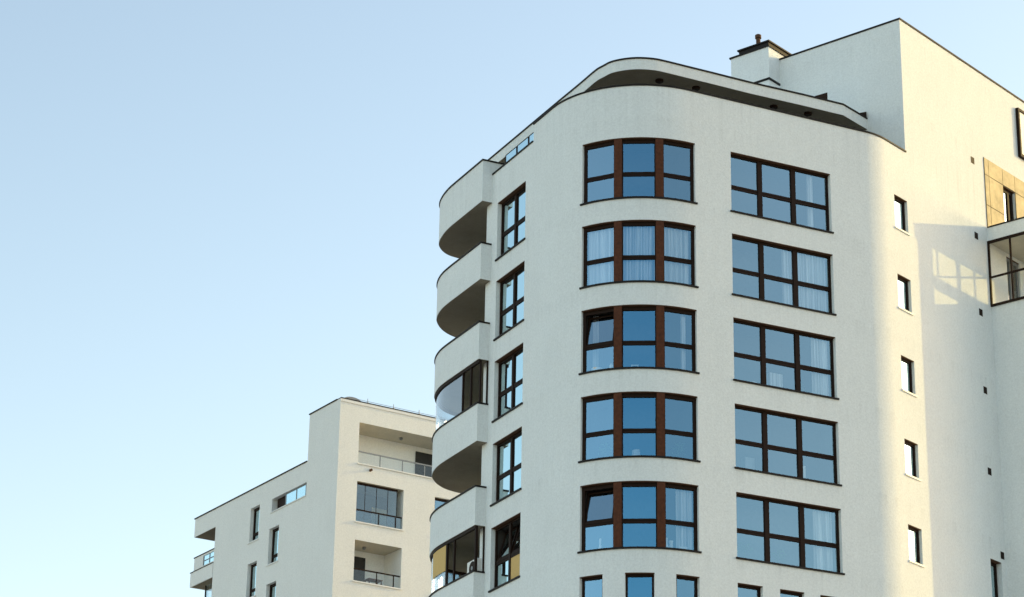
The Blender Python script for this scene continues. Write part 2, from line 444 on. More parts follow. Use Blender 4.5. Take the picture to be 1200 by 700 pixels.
# row of single lights
for a, b in ((6.70, 7.53), (8.257, 9.19), (9.885, 10.70), (12.084, 13.01), (13.65, 14.56), (15.16, 16.05)):
    window(B, W, a, b, T0 - 5 * FH - SH, T0 - 5 * FH, [], 0.44, rec=0.14)

# bay windows
def bay(k, tilt=False):
    T = T0 - FH * k; Z0 = T - SH; s0, s1 = 6.70, 10.70; rec = 0.10
    org = W.at(8.7, 0, Z0); org = Vector((org.x, org.y, org.z + OFF))
    mb = MB(); lining(mb, W, s0, s1, Z0, T, 0.0, -rec - 0.06)
    wd = mb.build('bay_window', WALL, B, org, fix=False)
    fr = MB(); gl = MB(); pl = MB(); sash = MB()
    spans = [(s0, 7.88), (8.143, 9.287), (9.55, s1)]
    for a, b in ((7.88, 8.143), (9.287, 9.55)):
        q = MB(); bar(q, W, a, b, -rec - 0.09, -0.015, Z0 + 0.02, T - 0.03, [a, (a + b) / 2, b]); q.build('post', WOOD, wd)
    zt = Z0 + 0.415 * SH
    for i, (a, b) in enumerate(spans):
        pa, pb = W.at(a, -rec), W.at(b, -rec); dv = pb - pa; Lg = dv.length
        az = math.degrees(math.atan2(dv.x, dv.y)); Q = Line((pa.x, pa.y), az)
        fw = 0.075; d0, d1 = -0.075, 0.0
        bar(fr, Q, 0, Lg, d0, d1, T - 0.15, T - 0.028); bar(fr, Q, 0, Lg, d0, d1, Z0 + 0.014, Z0 + 0.06)
        wl, wr = (0.10 if i == 0 else 0.035), (0.10 if i == 2 else 0.035)
        bar(fr, Q, 0, wl, d0, d1 - 0.002, Z0 + 0.06, T - 0.15); bar(fr, Q, Lg - wr, Lg, d0, d1 - 0.002, Z0 + 0.06, T - 0.15)
        bar(fr, Q, wl, Lg - wr, d0, d1 - 0.012, zt - 0.075, zt - 0.006); bar(fr, Q, wl, Lg - wr, d0, d1 - 0.012, zt + 0.006, zt + 0.075)
        dd = -0.045
        gl.quad(Q.at(wl, dd, Z0 + 0.05), Q.at(Lg - wr, dd, Z0 + 0.05), Q.at(Lg - wr, dd, zt), Q.at(wl, dd, zt))
        if tilt and i == 0:
            zb, ztp, inn = zt + 0.07, T - 0.17, -0.19
            A_, B_, C_, D_ = Q.at(wl, dd, zb), Q.at(Lg - wr, dd, zb), Q.at(Lg - wr, dd + inn, ztp), Q.at(wl, dd + inn, ztp)
            gl.quad(A_, B_, C_, D_)
            def slant(u0, u1, v0, v1, th=0.05):
                P0 = lambda u, v, o: A_.lerp(B_, u).lerp(D_.lerp(C_, u), v) + Vector((Q.n.x, Q.n.y, 0)) * o
                sash.hexa([P0(u0, v0, -th), P0(u1, v0, -th), P0(u1, v0, 0.012), P0(u0, v0, 0.012)], [P0(u0, v1, -th), P0(u1, v1, -th), P0(u1, v1, 0.012), P0(u0, v1, 0.012)])
            slant(0, 0.06, 0, 1); slant(0.94, 1, 0, 1); slant(0.06, 0.94, 0, 0.06); slant(0.06, 0.94, 0.94, 1)
        else:
            e = random.uniform(-0.004, 0.004)
            gl.quad(Q.at(wl, dd, zt), Q.at(Lg - wr, dd, zt), Q.at(Lg - wr, dd + e, T - 0.14), Q.at(wl, dd + e, T - 0.14))
    fr.build('frame', FRAME, wd); gl.build('pane', GLASS, wd, fix=False)
    if tilt: sash.build('tilted_sash', FRAME, wd)
    s = MB(); bar(s, W, s0 - 0.06, s1 + 0.06, 0.003, 0.05, Z0 - 0.045, Z0 + 0.012); bar(s, W, s0 + 0.003, s1 - 0.003, -rec - 0.08, 0.003, Z0 + 0.002, Z0 + 0.012)
    s.build('sill', COPING, wd)
    h = MB(); bar(h, W, s0 + 0.002, s1 - 0.002, -rec - 0.06, -0.006, T - 0.024, T - 0.002); h.build('lintel', HEAD, wd)
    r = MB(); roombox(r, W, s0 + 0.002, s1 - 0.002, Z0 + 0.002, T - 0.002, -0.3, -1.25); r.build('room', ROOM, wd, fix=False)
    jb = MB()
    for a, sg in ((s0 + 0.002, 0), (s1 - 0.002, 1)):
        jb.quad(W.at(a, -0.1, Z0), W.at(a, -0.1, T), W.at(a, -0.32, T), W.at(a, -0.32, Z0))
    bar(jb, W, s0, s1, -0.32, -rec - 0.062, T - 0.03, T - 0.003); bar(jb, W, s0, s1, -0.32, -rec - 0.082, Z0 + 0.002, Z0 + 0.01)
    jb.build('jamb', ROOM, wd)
    if tilt: wd['label'] = 'bay window with its upper left sash tilted inward'
    return wd
for k in (0, 1, 2, 3, 4, 6): bay(k, k in (2, 4))

# ---- sunlit right wall: vents, gold cladding, windows
for s_, z_ in ((4.70, 39.11), (4.67, 36.07), (4.70, 33.07), (4.71, 30.09), (4.70, 27.05), (5.27, 24.11)):
    v = MB(); bar(v, S, s_ - 0.12, s_ + 0.12, 0.003, 0.008, z_ - 0.13, z_ + 0.13); vo = v.build('vent', FRAME, B)
window(B, S, 4.43, 5.18, 21.7, 23.83, [], None, rec=0.20, fw=0.09, sillm=WHITE)
cl = MB(); bar(cl, S, 5.5, 6.82, 0.004, 0.012, 36.7, 39.53); bar(cl, S, 7.72, 10.5, 0.004, 0.012, 36.7, 39.53); bar(cl, S, 6.82, 7.72, 0.004, 0.012, 38.84, 39.53)
cb = cl.build('cladding_backing', FRAME, B)
pn = MB(); ss_ = [5.5, 5.8, 6.82, 7.72, 8.6, 9.5, 10.5]; zz_ = [36.7, 37.6, 38.84, 39.53]
for a, b in zip(ss_, ss_[1:]):
    for c, d in zip(zz_, zz_[1:]):
        if a == 6.82 and d < 39: continue
        bar(pn, S, a + 0.014, b - 0.014, 0.012, 0.03, c + 0.014, d - 0.014)
pn.build('golden_panels', GOLD, cb)
window(B, S, 6.82, 7.72, 36.85, 38.84, [0.62], None, rec=0.10, fw=0.12, glass_m=GLASS, room_m=DARKROOM)
window(B, S, 6.8, 7.75, 33.75, 35.95, [0.4], None, rec=0.06, fw=0.10, frame_m=GREY, glass_m=BALC_GLASS)
# projecting shuttered window at the right edge
pw = MB()
bar(pw, S, 8.17, 8.27, 0.003, 0.13, 40.5, 42.55); bar(pw, S, 9.5, 9.6, 0.003, 0.13, 40.5, 42.55)
bar(pw, S, 8.27, 9.5, 0.003, 0.13, 42.45, 42.55); bar(pw, S, 8.27, 9.5, 0.003, 0.13, 40.5, 40.62)
po = pw.build('projecting_window', FRAME, B)
pw = MB(); bar(pw, S, 8.27, 9.5, 0.003, 0.085, 40.62, 42.45); pw.build('shutter', WHITE, po)

# ---- glazed loggia projecting from the right wall
PL = 5.5; PR = 10.5; PW = 2.05
tw = MB(); bar(tw, S, PL, PR, 0.0, PW, ZB, 33.52); tw.build('loggia_base', WALL, B)
sb = MB(); bar(sb, S, PL - 0.03, PR, 0.0, PW + 0.06, 36.10, 36.63); so_ = sb.build('loggia_roof', WALL, B)
sb = MB(); bar(sb, S, PL - 0.06, PR, 0.035, PW + 0.09, 36.63, 36.68); sb.build('coping', COPING, so_)
sb = MB(); bar(sb, S, PL + 0.02, PR, 0.0, PW - 0.02, 36.085, 36.10); sb.build('ceiling', LOGCEIL, so_)
pf = MB()
pf_ = Line(S.at(PL, PW)[:2], 41.0 - 90.0 + 180.0 - 180.0)   # side face, s from the outer corner back to the wall
def side(s0, s1, d0, d1, z0, z1): bar(pf, pf_, s0, s1, d0, d1, z0, z1)
side(0, PW, -0.07, -0.0, 33.52, 33.60); side(0, PW, -0.07, 0.0, 36.0, 36.10)
side(PW - 0.07, PW, -0.07, 0.0, 33.60, 36.0); side(0, PW - 0.07, -0.06, -0.01, 34.62, 34.69)
for a in (0.55, 0.93): side(PW - a - 0.03, PW - a + 0.03, -0.065, -0.002, 33.60, 36.0) if a > 0.6 else None
fo = pf.build('glazing_frame', FRAME, B)
q = MB(); q.quad(pf_.at(0.05, -0.035, 33.58), pf_.at(PW - 0.05, -0.035, 33.58), pf_.at(PW - 0.05, -0.035, 36.02), pf_.at(0.05, -0.035, 36.02)); q.build('pane', CLEAR, fo, fix=False)
q = MB(); bar(q, S, PL + 0.0, PL + 0.59, PW - 0.16, PW - 0.002, 33.522, 36.098); q.build('pillar', WALL, B)
pf = MB()
bar(pf, S, PL + 0.59, PR, PW - 0.08, PW - 0.004, 34.5, 34.95); bar(pf, S, 8.04, 8.17, PW - 0.08, PW - 0.004, 33.522, 34.5); bar(pf, S, 8.04, 8.17, PW - 0.08, PW - 0.004, 34.95, 36.09)
bar(pf, S, 6.66, 6.70, PW - 0.07, PW - 0.02, 34.95, 36.09); bar(pf, S, 9.2, 9.24, PW - 0.07, PW - 0.02, 34.95, 36.09)
fo = pf.build('front_glazing_frame', GREY, B)
q = MB(); q.quad(S.at(PL + .59, PW - .05, 33.522), S.at(PR, PW - .05, 33.522), S.at(PR, PW - .05, 36.09), S.at(PL + .59, PW - .05, 36.09)); q.build('pane', CLEAR, fo, fix=False)
q = MB(); bar(q, S, PR - 0.15, PR, 0.004, PW - 0.17, 33.522, 36.084); q.build('end_wall', WALL, B)

# ---- upper block
BF = Line((9.9 - 0, 85.05), -49.5 + 180.0)      # shaded face, s runs from the inner corner to the sharp corner
I_ = Vector((9.9, 85.05)); A_ = W.xy(S0).copy(); dv = A_ - I_
BF = Line(I_, math.degrees(math.atan2(dv.x, dv.y))); BL = dv.length
ub = MB(); ub.quad(BF.at(0, 0, 36.4), BF.at(BL, 0, 36.4), BF.at(BL, 0, 43.05), BF.at(0, 0, 43.05))
ub.build('block_wall', WALL, B, fix=False)
e1 = S.at(12.0, 0, 43.05); e2 = e1 + (I_ - A_).to_3d() * 1.4; e3 = BF.at(0, 0, 43.05) + (I_ - A_).to_3d() * 0.4
rf = MB(); rf.quad(BF.at(BL, 0, 43.05), e1, e2, e3); rf.build('roof', DECK, B, fix=False)
bkw = MB()
for a, b in ((e1, e2), (e2, e3)): bkw.quad((a.x, a.y, ZB), (b.x, b.y, ZB), (b.x, b.y, 43.05), (a.x, a.y, 43.05))
i0 = BF.at(0, 0, 0); bkw.quad((e3.x, e3.y, 36.4), (i0.x, i0.y, 36.4), (i0.x, i0.y, 43.05), (e3.x, e3.y, 43.05))
bkw.build('rear_wall', WALL, B, fix=False)
cp = MB(); bar(cp, BF, -0.02, BL + 0.035, -0.3, 0.035, 43.05, 43.11); cp.build('coping', COPING, B)
cp = MB(); bar(cp, S, 0.306, 12.0, -0.3, 0.035, 43.05, 43.11); cp.build('coping', COPING, B)
# flashing upstands in front of the block face
# chimney: in front of the inner corner
sv = Vector((math.sin(RAD(40.5)), math.cos(RAD(40.5))))
bv = Vector((-math.sin(RAD(49.5)), math.cos(RAD(49.5))))
def boxp(o2, ulen, vlen, z0, z1, grow=0.0, ud=None, vd=None):
    ud = ud or bv; vd = vd or sv
    o2 = o2 - ud * grow - vd * grow; ulen += 2 * grow; vlen += 2 * grow
    c = [o2, o2 + vd * vlen, o2 + vd * vlen + ud * ulen, o2 + ud * ulen]
    return [Vector((p.x, p.y, z0)) for p in c], [Vector((p.x, p.y, z1)) for p in c]
cc = I_ - sv * 0.72
ch = MB(); ch.hexa(*boxp(cc, 1.72, 2.3, 36.4, 43.34)); cho = ch.build('chimney', WALL, B)
c2 = MB(); c2.hexa(*boxp(cc, 1.72, 2.3, 43.34, 43.40, 0.05)); c2.hexa(*boxp(cc + bv * 0.02 + sv * 0.03, 1.35, 1.6, 43.402, 43.56)); c2.hexa(*boxp(cc + bv * 0.02 + sv * 0.03, 1.35, 1.6, 43.562, 43.62, 0.05)); c2.build('chimney_cap', COPING, cho)
pp = cc + bv * 0.80 + sv * 0.5
c2 = MB(); c2.lathe((pp.x, pp.y, 43.62), [(0.085, 0), (0.085, 0.50), (0.12, 0.51), (0.12, 0.64), (0.08, 0.67)], 14); c2.build('flue_pipe', HEAD, cho, smooth=False)
cs_ = Vector((9.255, 83.0))
vb = MB(); vb.hexa(*boxp(cs_, 1.2, 0.62, 39.5, 41.22)); vo = vb.build('vent_housing', WALL, B)
vb = MB(); vb.hexa(*boxp(cs_, 1.2, 0.62, 41.22, 41.29, 0.05)); vb.build('coping', COPING, vo)

# ---- roof slab with curved fascia
front = [(1.58, 81.59), (2.28, 80.18), (2.79, 79.12), (3.05, 78.75), (3.31, 78.44), (3.74, 78.21), (4.21, 78.11), (4.74, 78.16), (5.17, 78.33), (5.78, 78.63), (6.80, 79.13), (8.27, 79.87), (10.16, 80.73), (11.71, 81.48)]
def catmull(pts, n=6):
    P_ = [Vector(p) for p in pts]; out = []
    for i in range(len(P_) - 1):
        p0 = P_[max(i - 1, 0)]; p1 = P_[i]; p2 = P_[i + 1]; p3 = P_[min(i + 2, len(P_) - 1)]
        for k in range(n):
            t = k / n
            out.append(0.5 * ((2 * p1) + (p2 - p0) * t + (2 * p0 - 5 * p1 + 4 * p2 - p3) * t * t + (3 * p1 - p0 - 3 * p2 + p3) * t ** 3))
    out.append(P_[-1]); return out
far_l = Vector((1.58, 81.59)) + Vector((math.sin(RAD(-26)), math.cos(RAD(-26)))) * 7.0
fr_pts = [far_l] + catmull(front[:10], 5) + [Vector(p) for p in front[10:]] + [Vector((12.72, 82.62))]
SP = Path([(p.x, p.y) for p in fr_pts])
ZS0, ZS1 = 39.10, 39.50
sl_ = MB(); n_ = len(fr_pts); i = 0
back = [Vector((9.91, 85.05)), Vector((9.0, 88.0)), Vector((4.0, 90.5))]
ring = fr_pts + back
sl_.v += [Vector((p.x, p.y, ZS0)) for p in ring] + [Vector((p.x, p.y, ZS1)) for p in ring]; M_ = len(ring)
for k in range(M_):
    j = (k + 1) % M_; sl_.f.append((k, j, M_ + j, M_ + k))
sl_.f.append(tuple(range(M_, 2 * M_)))
slo = sl_.build('roof_slab', WALL, B)
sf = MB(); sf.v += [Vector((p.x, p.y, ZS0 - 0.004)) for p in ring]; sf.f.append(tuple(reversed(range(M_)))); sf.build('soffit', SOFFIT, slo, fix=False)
fc = MB(); bar(fc, SP, 0, SP.c[-1], -0.25, 0.035, ZS1, ZS1 + 0.055); fc.build('coping', COPING, slo)
for x, y in ((4.99, 78.92), (6.30, 79.45), (9.16, 80.84), (10.43, 81.35)):
    q = MB(); q.lathe((x, y, ZS0 - 0.09), [(0.11, 0), (0.14, 0.02), (0.14, 0.085)], 14); q.build('soffit_lamp', FRAME, slo)
# penthouse walls under the slab
inn = [SP.at(s, -2.1) for s in SP.cuts(0.3, SP.c[-1] - 1.2)]
ph = MB()
for a, b in zip(inn, inn[1:]): ph.quad((a.x, a.y, 36.4), (b.x, b.y, 36.4), (b.x, b.y, 39.09), (a.x, a.y, 39.09))
ph.build('penthouse_wall', WALL, B, fix=False, smooth=True)
# roof edge cowls (dark wedges above the slab coping)
def wedge(p0, p1, hgt):
    """sheet-metal end cap: tall at p0, running down to p1 along the slab edge"""
    q = MB(); a = Vector(p0); b = Vector(p1); dn = (b - a).normalized(); th = Vector((dn.y, -dn.x)) * 0.22
    zb = ZS1 + 0.057
    V3 = lambda p, h: Vector((p.x, p.y, zb + h))
    q.hexa([V3(a, 0), V3(a + th, 0), V3(b + th, 0), V3(b, 0)], [V3(a, hgt), V3(a + th, hgt), V3(b + th, 0.03), V3(b, 0.03)])
    return q.build('roof_cowl', FRAME, B)
wedge((11.13, 81.20), (10.66, 80.95), 0.30)
wedge((12.71, 82.60), (12.43, 82.27), 0.24)

# ---- terrace glass rail at the left
gr = MB(); fr = MB()
P_L = W
for a, b in ((0.95, 1.78), (1.88, 2.71), (2.81, 3.62)):
    bar(gr, W, a, b, -0.27, -0.255, ZL + 0.06, ZL + 0.62)
    bar(fr, W, a, b, -0.28, -0.245, ZL + 0.62, ZL + 0.645); bar(fr, W, b, b + 0.03, -0.28, -0.245, ZL + 0.05, ZL + 0.645); bar(fr, W, a - 0.03, a, -0.28, -0.245, ZL + 0.05, ZL + 0.645)
ro = fr.build('glass_railing', FRAME, B); gr.build('pane', GLASS, ro)

# ---- balconies
def balc_path(k):
    if k == 0: c = [(5.0, .40), (5.6, .385), (6.27, .30), (6.88, .15), (7.29, -.04), (7.65, -.34), (7.87, -.64), (7.98, -1.0), (8.02, -1.6), (8.02, -2.6)]
    else: c = [(5.2, .40), (5.85, .375), (6.4, .29), (6.92, .14), (7.35, -.06), (7.9, -.48), (8.28, -.94), (8.48, -1.4), (8.56, -1.9), (8.56, -2.6)]
    pts = [(2.68, .40), (4.0, .40)] + [tuple(p) for p in catmull(c, 5)]
    q = [ltn(t, n) for t, n in pts]
    return Path([(p.x, p.y) for p in reversed(q)]), pts
def rev_path(k):
    P_, pts = balc_path(k); return P_, pts
REC = -1.95
def balcony(k):
    zb = 36.03 - FH * k; zt = 37.38 - FH * k if k else 37.60
    P_, pts = balc_path(k); L = P_.c[-1]
    # near side wall
    nd = -0.62 if k == 0 else -0.0
    side_pts = [(2.68, nd)] if k == 0 else [(2.68, 0.0)]
    mb = MB()
    org = ltn(4, 0, zb); org = Vector((org.x, org.y, zb + OFF))
    # parapet: swept wall along the path, mitred near end
    bar(mb, P_, 0, L, -0.14, 0.0, zb, zt)
    a = ltn(2.68, 0.26, 0); b = ltn(2.68, nd + 0.001, 0); a2 = ltn(2.82, 0.26, 0); b2 = ltn(2.82, nd + 0.001, 0)
    mb.hexa([Vector((p.x, p.y, zb)) for p in (a, b, b2, a2)], [Vector((p.x, p.y, zt)) for p in (a, b, b2, a2)])
    bo = mb.build('balcony', WALL, B, org)
    lab = None
    cpm = MB(); bar(cpm, P_, 0, L + 0.03, -0.17, 0.035, zt, zt + 0.055)
    a = ltn(2.65, 0.23, 0); b = ltn(2.65, nd + 0.002, 0); a2 = ltn(2.85, 0.23, 0); b2 = ltn(2.85, nd + 0.002, 0)
    cpm.hexa([Vector((p.x, p.y, zt)) for p in (a, b, b2, a2)], [Vector((p.x, p.y, zt + 0.054)) for p in (a, b, b2, a2)])
    cpm.build('coping', COPING, bo)
    rg = [ltn(t, n - 0.012) for t, n in pts] + [ltn(8.0, REC), ltn(3.105, REC), ltn(3.105, 0.003), ltn(2.69, 0.003)]
    rg[0] = ltn(2.69, 0.39)
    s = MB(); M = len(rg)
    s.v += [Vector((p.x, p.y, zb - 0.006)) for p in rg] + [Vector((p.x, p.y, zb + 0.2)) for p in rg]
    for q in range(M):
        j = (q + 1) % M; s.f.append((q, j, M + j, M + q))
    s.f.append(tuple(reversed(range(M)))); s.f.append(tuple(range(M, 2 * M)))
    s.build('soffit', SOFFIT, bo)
    l = ltn(3.45, -0.35, zb); q = MB(); q.lathe((l.x, l.y, zb - 0.10), [(0.06, 0), (0.10, 0.02), (0.10, 0.094)], 12); q.build('soffit_lamp', FRAME, bo)
    return bo
for k in range(NF): balcony(k)
# recessed wall behind the balconies, with one dark door per storey
lw_ = MB()
RB = Line(ltn(8.0, REC)[:2], 154.0)
dh = []
for k in range(NF):
    zf = 33.03 - FH * k + 0.2
    dh.append((1.2, 3.4, zf, zf + 2.25))
sheet(lw_, RB, 0, 4.9, ZB, 36.4, dh)
lw_.quad(ltn(3.1, 0, ZB), ltn(3.1, 0, ZL), ltn(3.1, REC, ZL), ltn(3.1, REC, ZB))
lw_.quad(ltn(8.0, REC, ZB), ltn(8.0, REC, 36.4), ltn(8.0, -14, 36.4), ltn(8.0, -14, ZB))
lw_.quad(ltn(8.0, -14, ZB), ltn(8.0, -14, 36.4), ltn(0, -20, 36.4), ltn(0, -20, ZB))
lw_.build('loggia_wall', WALL, B, fix=False)
dw = window(B, RB, 1.2, 3.4, dh[0][2], dh[0][3], [0.5], None, rec=0.1, name='balcony_door', sill_out=None, head=False, deep=0.6)
for k in range(1, NF): dup(dw, -FH * k)

# balcony glazing on the fourth and sixth parapets
def glazing(k, gaps):
    P_, pts = balc_path(k); zb = 37.38 - FH * k + 0.056; zt = 36.03 - FH * (k - 1) - 0.008; L = P_.c[-1]
    fr = MB(); gl = MB()
    bar(fr, P_, 0.3, L - 0.02, -0.13, -0.03, zt - 0.10, zt); bar(fr, P_, 0.3, L - 0.02, -0.11, -0.05, zb, zb + 0.035)
    for s, wd_ in gaps: bar(fr, P_, L - s - wd_ / 2, L - s + wd_ / 2, -0.11, -0.045, zb + 0.035, zt - 0.10)
    # near end return
    a = ltn(2.72, 0.30); 
    for n0, n1 in ((0.32, 0.26), (0.05, 0.0)):
        c = [ltn(2.71, n0), ltn(2.71, n1), ltn(2.77, n1), ltn(2.77, n0)]
        fr.hexa([Vector((p.x, p.y, zb)) for p in c], [Vector((p.x, p.y, zt)) for p in c])
    o = fr.build('balcony_glazing', FRAME, B)
    return o, gl, P_, L, zb, zt
o, gl, P_, L, zb, zt = glazing(3, ((1.38, 0.06), (0.72, 0.07)))
cs = P_.cuts(0.35, L - 1.40)
for a, b in zip(cs, cs[1:]): gl.quad(P_.at(a, -0.08, zb + .035), P_.at(b, -0.08, zb + .035), P_.at(b, -0.08, zt - .1), P_.at(a, -0.08, zt - .1))
gl.build('pane', BALC_GLASS, o, fix=False)
o, gl, P_, L, zb, zt = glazing(5, ((2.35, 0.10), (1.75, 0.07), (0.05, 0.08)))
cs = P_.cuts(0.35, L - 2.38)
for a, b in zip(cs, cs[1:]): gl.quad(P_.at(a, -0.08, zb + .035), P_.at(b, -0.08, zb + .035), P_.at(b, -0.08, zt - .1), P_.at(a, -0.08, zt - .1))
gl.build('pane', BALC_GLASS, o, fix=False)

# ------------------------------------------------------------------ things in and behind the windows
def curtain(P, s0, s1, d, z0, z1, label, n=None, amp=0.05, mat=None):
    mb = MB(); n = n or max(12, int((s1 - s0) * 48)); i = 0
    org = P.at((s0 + s1) / 2, d, z0); org = Vector((org.x, org.y, z0 + OFF))
    ph_ = random.uniform(0, 6)
    pts = []
    for k in range(n + 1):
        s = s0 + (s1 - s0) * k / n
        o_ = amp * math.sin(k * 1.05 + ph_ + 0.8 * math.sin(k * 0.31)) + 0.3 * amp * math.sin(k * 0.53)
        pts.append((s, o_))
    for off in (0, -0.004):
        for s, o_ in pts: mb.v += [P.at(s, d + o_ + off, z0), P.at(s, d + 0.6 * o_ + off, z1)]
    for side_ in (0, 1):
        b_ = side_ * 2 * (n + 1)
        for k in range(n): mb.f.append((b_ + 2 * k, b_ + 2 * k + 2, b_ + 2 * k + 3, b_ + 2 * k + 1))
    o = mb.build('curtain', mat or CURTAIN, None, org, smooth=True, fix=False)
    return tag(o, label, 'curtain', 'curtains behind the windows')
T = lambda k: T0 - FH * k
curtain(W, 6.80, 8.0, -0.30, T(1) - 2.1, T(1) - 0.06, 'sheer white pleated curtain behind the left pane of the second bay window from the top')
curtain(W, 8.05, 9.4, -0.30, T(1) - 2.1, T(1) - 0.06, 'sheer white pleated curtain behind the middle pane of the second bay window from the top')
curtain(W, 9.45, 10.6, -0.30, T(1) - 2.1, T(1) - 0.06, 'sheer white pleated curtain behind the right pane of the second bay window from the top')
curtain(W, 6.85, 7.10, -0.52, T(2) - 2.1, T(2) - 0.06, 'narrow white curtain strip at the left pane of the third bay window from the top')
curtain(W, 10.25, 10.45, -0.32, T(2) - 2.1, T(2) - 0.06, 'narrow white curtain at the right pane of the third bay window from the top')
curtain(W, 10.0, 10.6, -0.32, T(4) - 2.1, T(4) - 0.06, 'sheer curtain behind the right pane of the lowest full bay window')
curtain(W, 14.2, 15.95, -0.34, T(1) - 2.1, T(1) - 0.06, 'wide white curtain covering the right half of the second flat window from the top')
curtain(W, 15.3, 15.9, -0.34, T(2) - 2.1, T(2) - 0.06, 'white curtain hanging in the right pane of the third flat window from the top')
curtain(W, 15.3, 15.55, -0.34, T(0) - 2.1, T(0) - 0.06, 'narrow curtain in the right pane of the topmost flat window')
curtain(W, 15.2, 15.9, -0.36, T(4) - 2.1, T(4) - 0.06, 'sheer curtain in the right pane of the lowest full flat window')

def ornament(name, cat, label, P, s, d, z, prof, mat=WHITE, lathe=True):
    mb = MB(); c = P.at(s, d, z)
    mb.lathe((c.x, c.y, z), prof, 12)
    o = mb.build(name, mat, None, (c.x, c.y, z + OFF), smooth=False); return tag(o, label, cat)
def zin(k): return T(k) - SH + 0.004
ornament('bowl', 'bowl', 'round white bowl on the sill of the third bay window, left pane', W, 7.12, -0.36, zin(2), [(.06, 0), (.15, .06), (.19, .2), (.17, .2), (.12, .08)])
ornament('cup', 'cup', 'small white cup at the post in the third bay window, left pane', W, 7.68, -0.36, zin(2), [(.05, 0), (.06, .24), (.03, .3)])
pfm = MB(); Q = Line(W.at(8.42, -0.36)[:2], 94); z_ = zin(2)
bar(pfm, Q, 0, 0.24, -0.02, 0.02, z_, z_ + 0.035); bar(pfm, Q, 0, 0.24, -0.02, 0.02, z_ + 0.18, z_ + 0.215); bar(pfm, Q, 0, 0.035, -0.02, 0.02, z_ + 0.035, z_ + 0.18); bar(pfm, Q, 0.205, 0.24, -0.02, 0.02, z_ + 0.035, z_ + 0.18)
c = W.at(8.5, -0.36, z_ + OFF); tag(pfm.build('picture_frame', WHITE, None, c), 'small white picture frame on the sill of the third bay window, middle pane', 'picture frame')
ornament('vase', 'vase', 'slender white vase in the left pane of the lowest full bay window', W, 7.28, -0.36, zin(4), [(.05, 0), (.08, .1), (.03, .24), (.04, .42), (.02, .46)])
ornament('vase', 'vase', 'tall white vase beside the right post of the lowest full bay window', W, 9.64, -0.36, zin(4), [(.06, 0), (.09, .12), (.06, .3), (.08, .42)])
ornament('vase', 'vase', 'squat white vase right of the tall one in the lowest full bay window', W, 9.84, -0.36, zin(4), [(.05, 0), (.08, .1), (.05, .22), (.08, .34)])
def slab_thing(name, cat, label, P, s0, s1, d0, d1, z0, z1, mat=WHITE):
    mb = MB(); bar(mb, P, s0, s1, d0, d1, z0, z1, [s0, s1]); c = P.at((s0 + s1) / 2, (d0 + d1) / 2, z0)
    o = mb.build(name, mat, None, (c.x, c.y, z0 + OFF), bevel=0.008); return tag(o, label, cat)
slab_thing('storage_box', 'box', 'white box at the right pane of the lowest full bay window', W, 10.1, 10.42, -0.42, -0.26, zin(4), zin(4) + 0.18)
ornament('bowl', 'bowl', 'white bowl on the sill of the third flat window, left pane', W, 12.98, -0.36, zin(2), [(.06, 0), (.16, .04), (.15, .14), (.07, .18)])

def table_lamp(P, s, d, z, label):
    c = P.at(s, d, z); t = thing('table_lamp', label, 'lamp', (c.x, c.y, z + OFF))
    a = MB(); a.lathe(c, [(.09, 0), (.09, .02), (.025, .05), (.025, .22)], 10); a.build('base', GREY, t)
    a = MB(); a.lathe(c + Vector((0, 0, .2)), [(.16, 0), (.12, .28)], 12); a.build('lamp_shade', WHITE, t)
    return t
table_lamp(W, 9.3 - 0.75, -0.9, zin(3), 'small table lamp deep inside the fourth bay window, middle pane')
def plant(P, s, d, z, label, hgt=0.55, rad=0.26, n=60):
    c = P.at(s, d, z); t = thing('potted_plant', label, 'plant', (c.x, c.y, z + OFF), 'potted plants inside the windows')
    a = MB(); a.lathe(c, [(.07, 0), (.10, .16), (.11, .18)], 12); a.build('pot', WHITE, t)
    a = MB(); a.cyl(c + Vector((0, 0, .15)), c + Vector((0, 0, hgt * .8)), 0.012, 6); a.build('stem', LEAF, t)
    a = MB()
    for _ in range(n):
        th = random.uniform(0, 6.28); el = random.uniform(-.5, 1.2); r = random.uniform(.05, rad)
        b = c + Vector((r * math.cos(th) * math.cos(el), r * math.sin(th) * math.cos(el), .15 + hgt * .6 + r * math.sin(el)))
        u = Vector((random.gauss(0, 1), random.gauss(0, 1), random.gauss(0, .7))).normalized(); v = u.orthogonal().normalized()
        l = random.uniform(.06, .11)
        a.quad(b - u * l, b + v * l * .4, b + u * l, b - v * l * .4)
    a.build('foliage', LEAF, t, fix=False)
    return t
plant(W, 12.75, -0.66, zin(4), 'leafy potted plant in the left pane of the lowest full flat window', 0.6, 0.28, 90)
plant(W, 14.0, -0.66, zin(4), 'leafy potted plant in the middle pane of the lowest full flat window', 0.5, 0.26, 80)
plant(W, 15.0, -0.66, zin(2), 'small potted plant beside the curtain in the third flat window', 0.4, 0.2, 50)
plant(W, 7.3, -0.66, zin(3), 'potted plant in the left pane of the fourth bay window', 0.5, 0.26, 60)
plant(W, 10.3, -0.66, zin(3), 'potted plant in the right pane of the fourth bay window', 0.6, 0.28, 60)
slab_thing('door_panel', 'panel', 'tall white panel in the right pane of the fourth flat window', W, 14.78, 15.02, -0.5, -0.45, zin(3), zin(3) + 0.62)
slab_thing('cabinet', 'cabinet', 'pale cabinet in the left pane of the fourth flat window', W, 12.75, 13.1, -0.75, -0.5, zin(3), zin(3) + 0.6, GREY)
slab_thing('cabinet', 'cabinet', 'pale cabinet in the middle pane of the third flat window', W, 13.75, 14.25, -0.8, -0.5, zin(2), zin(2) + 0.7, CURTAIN)
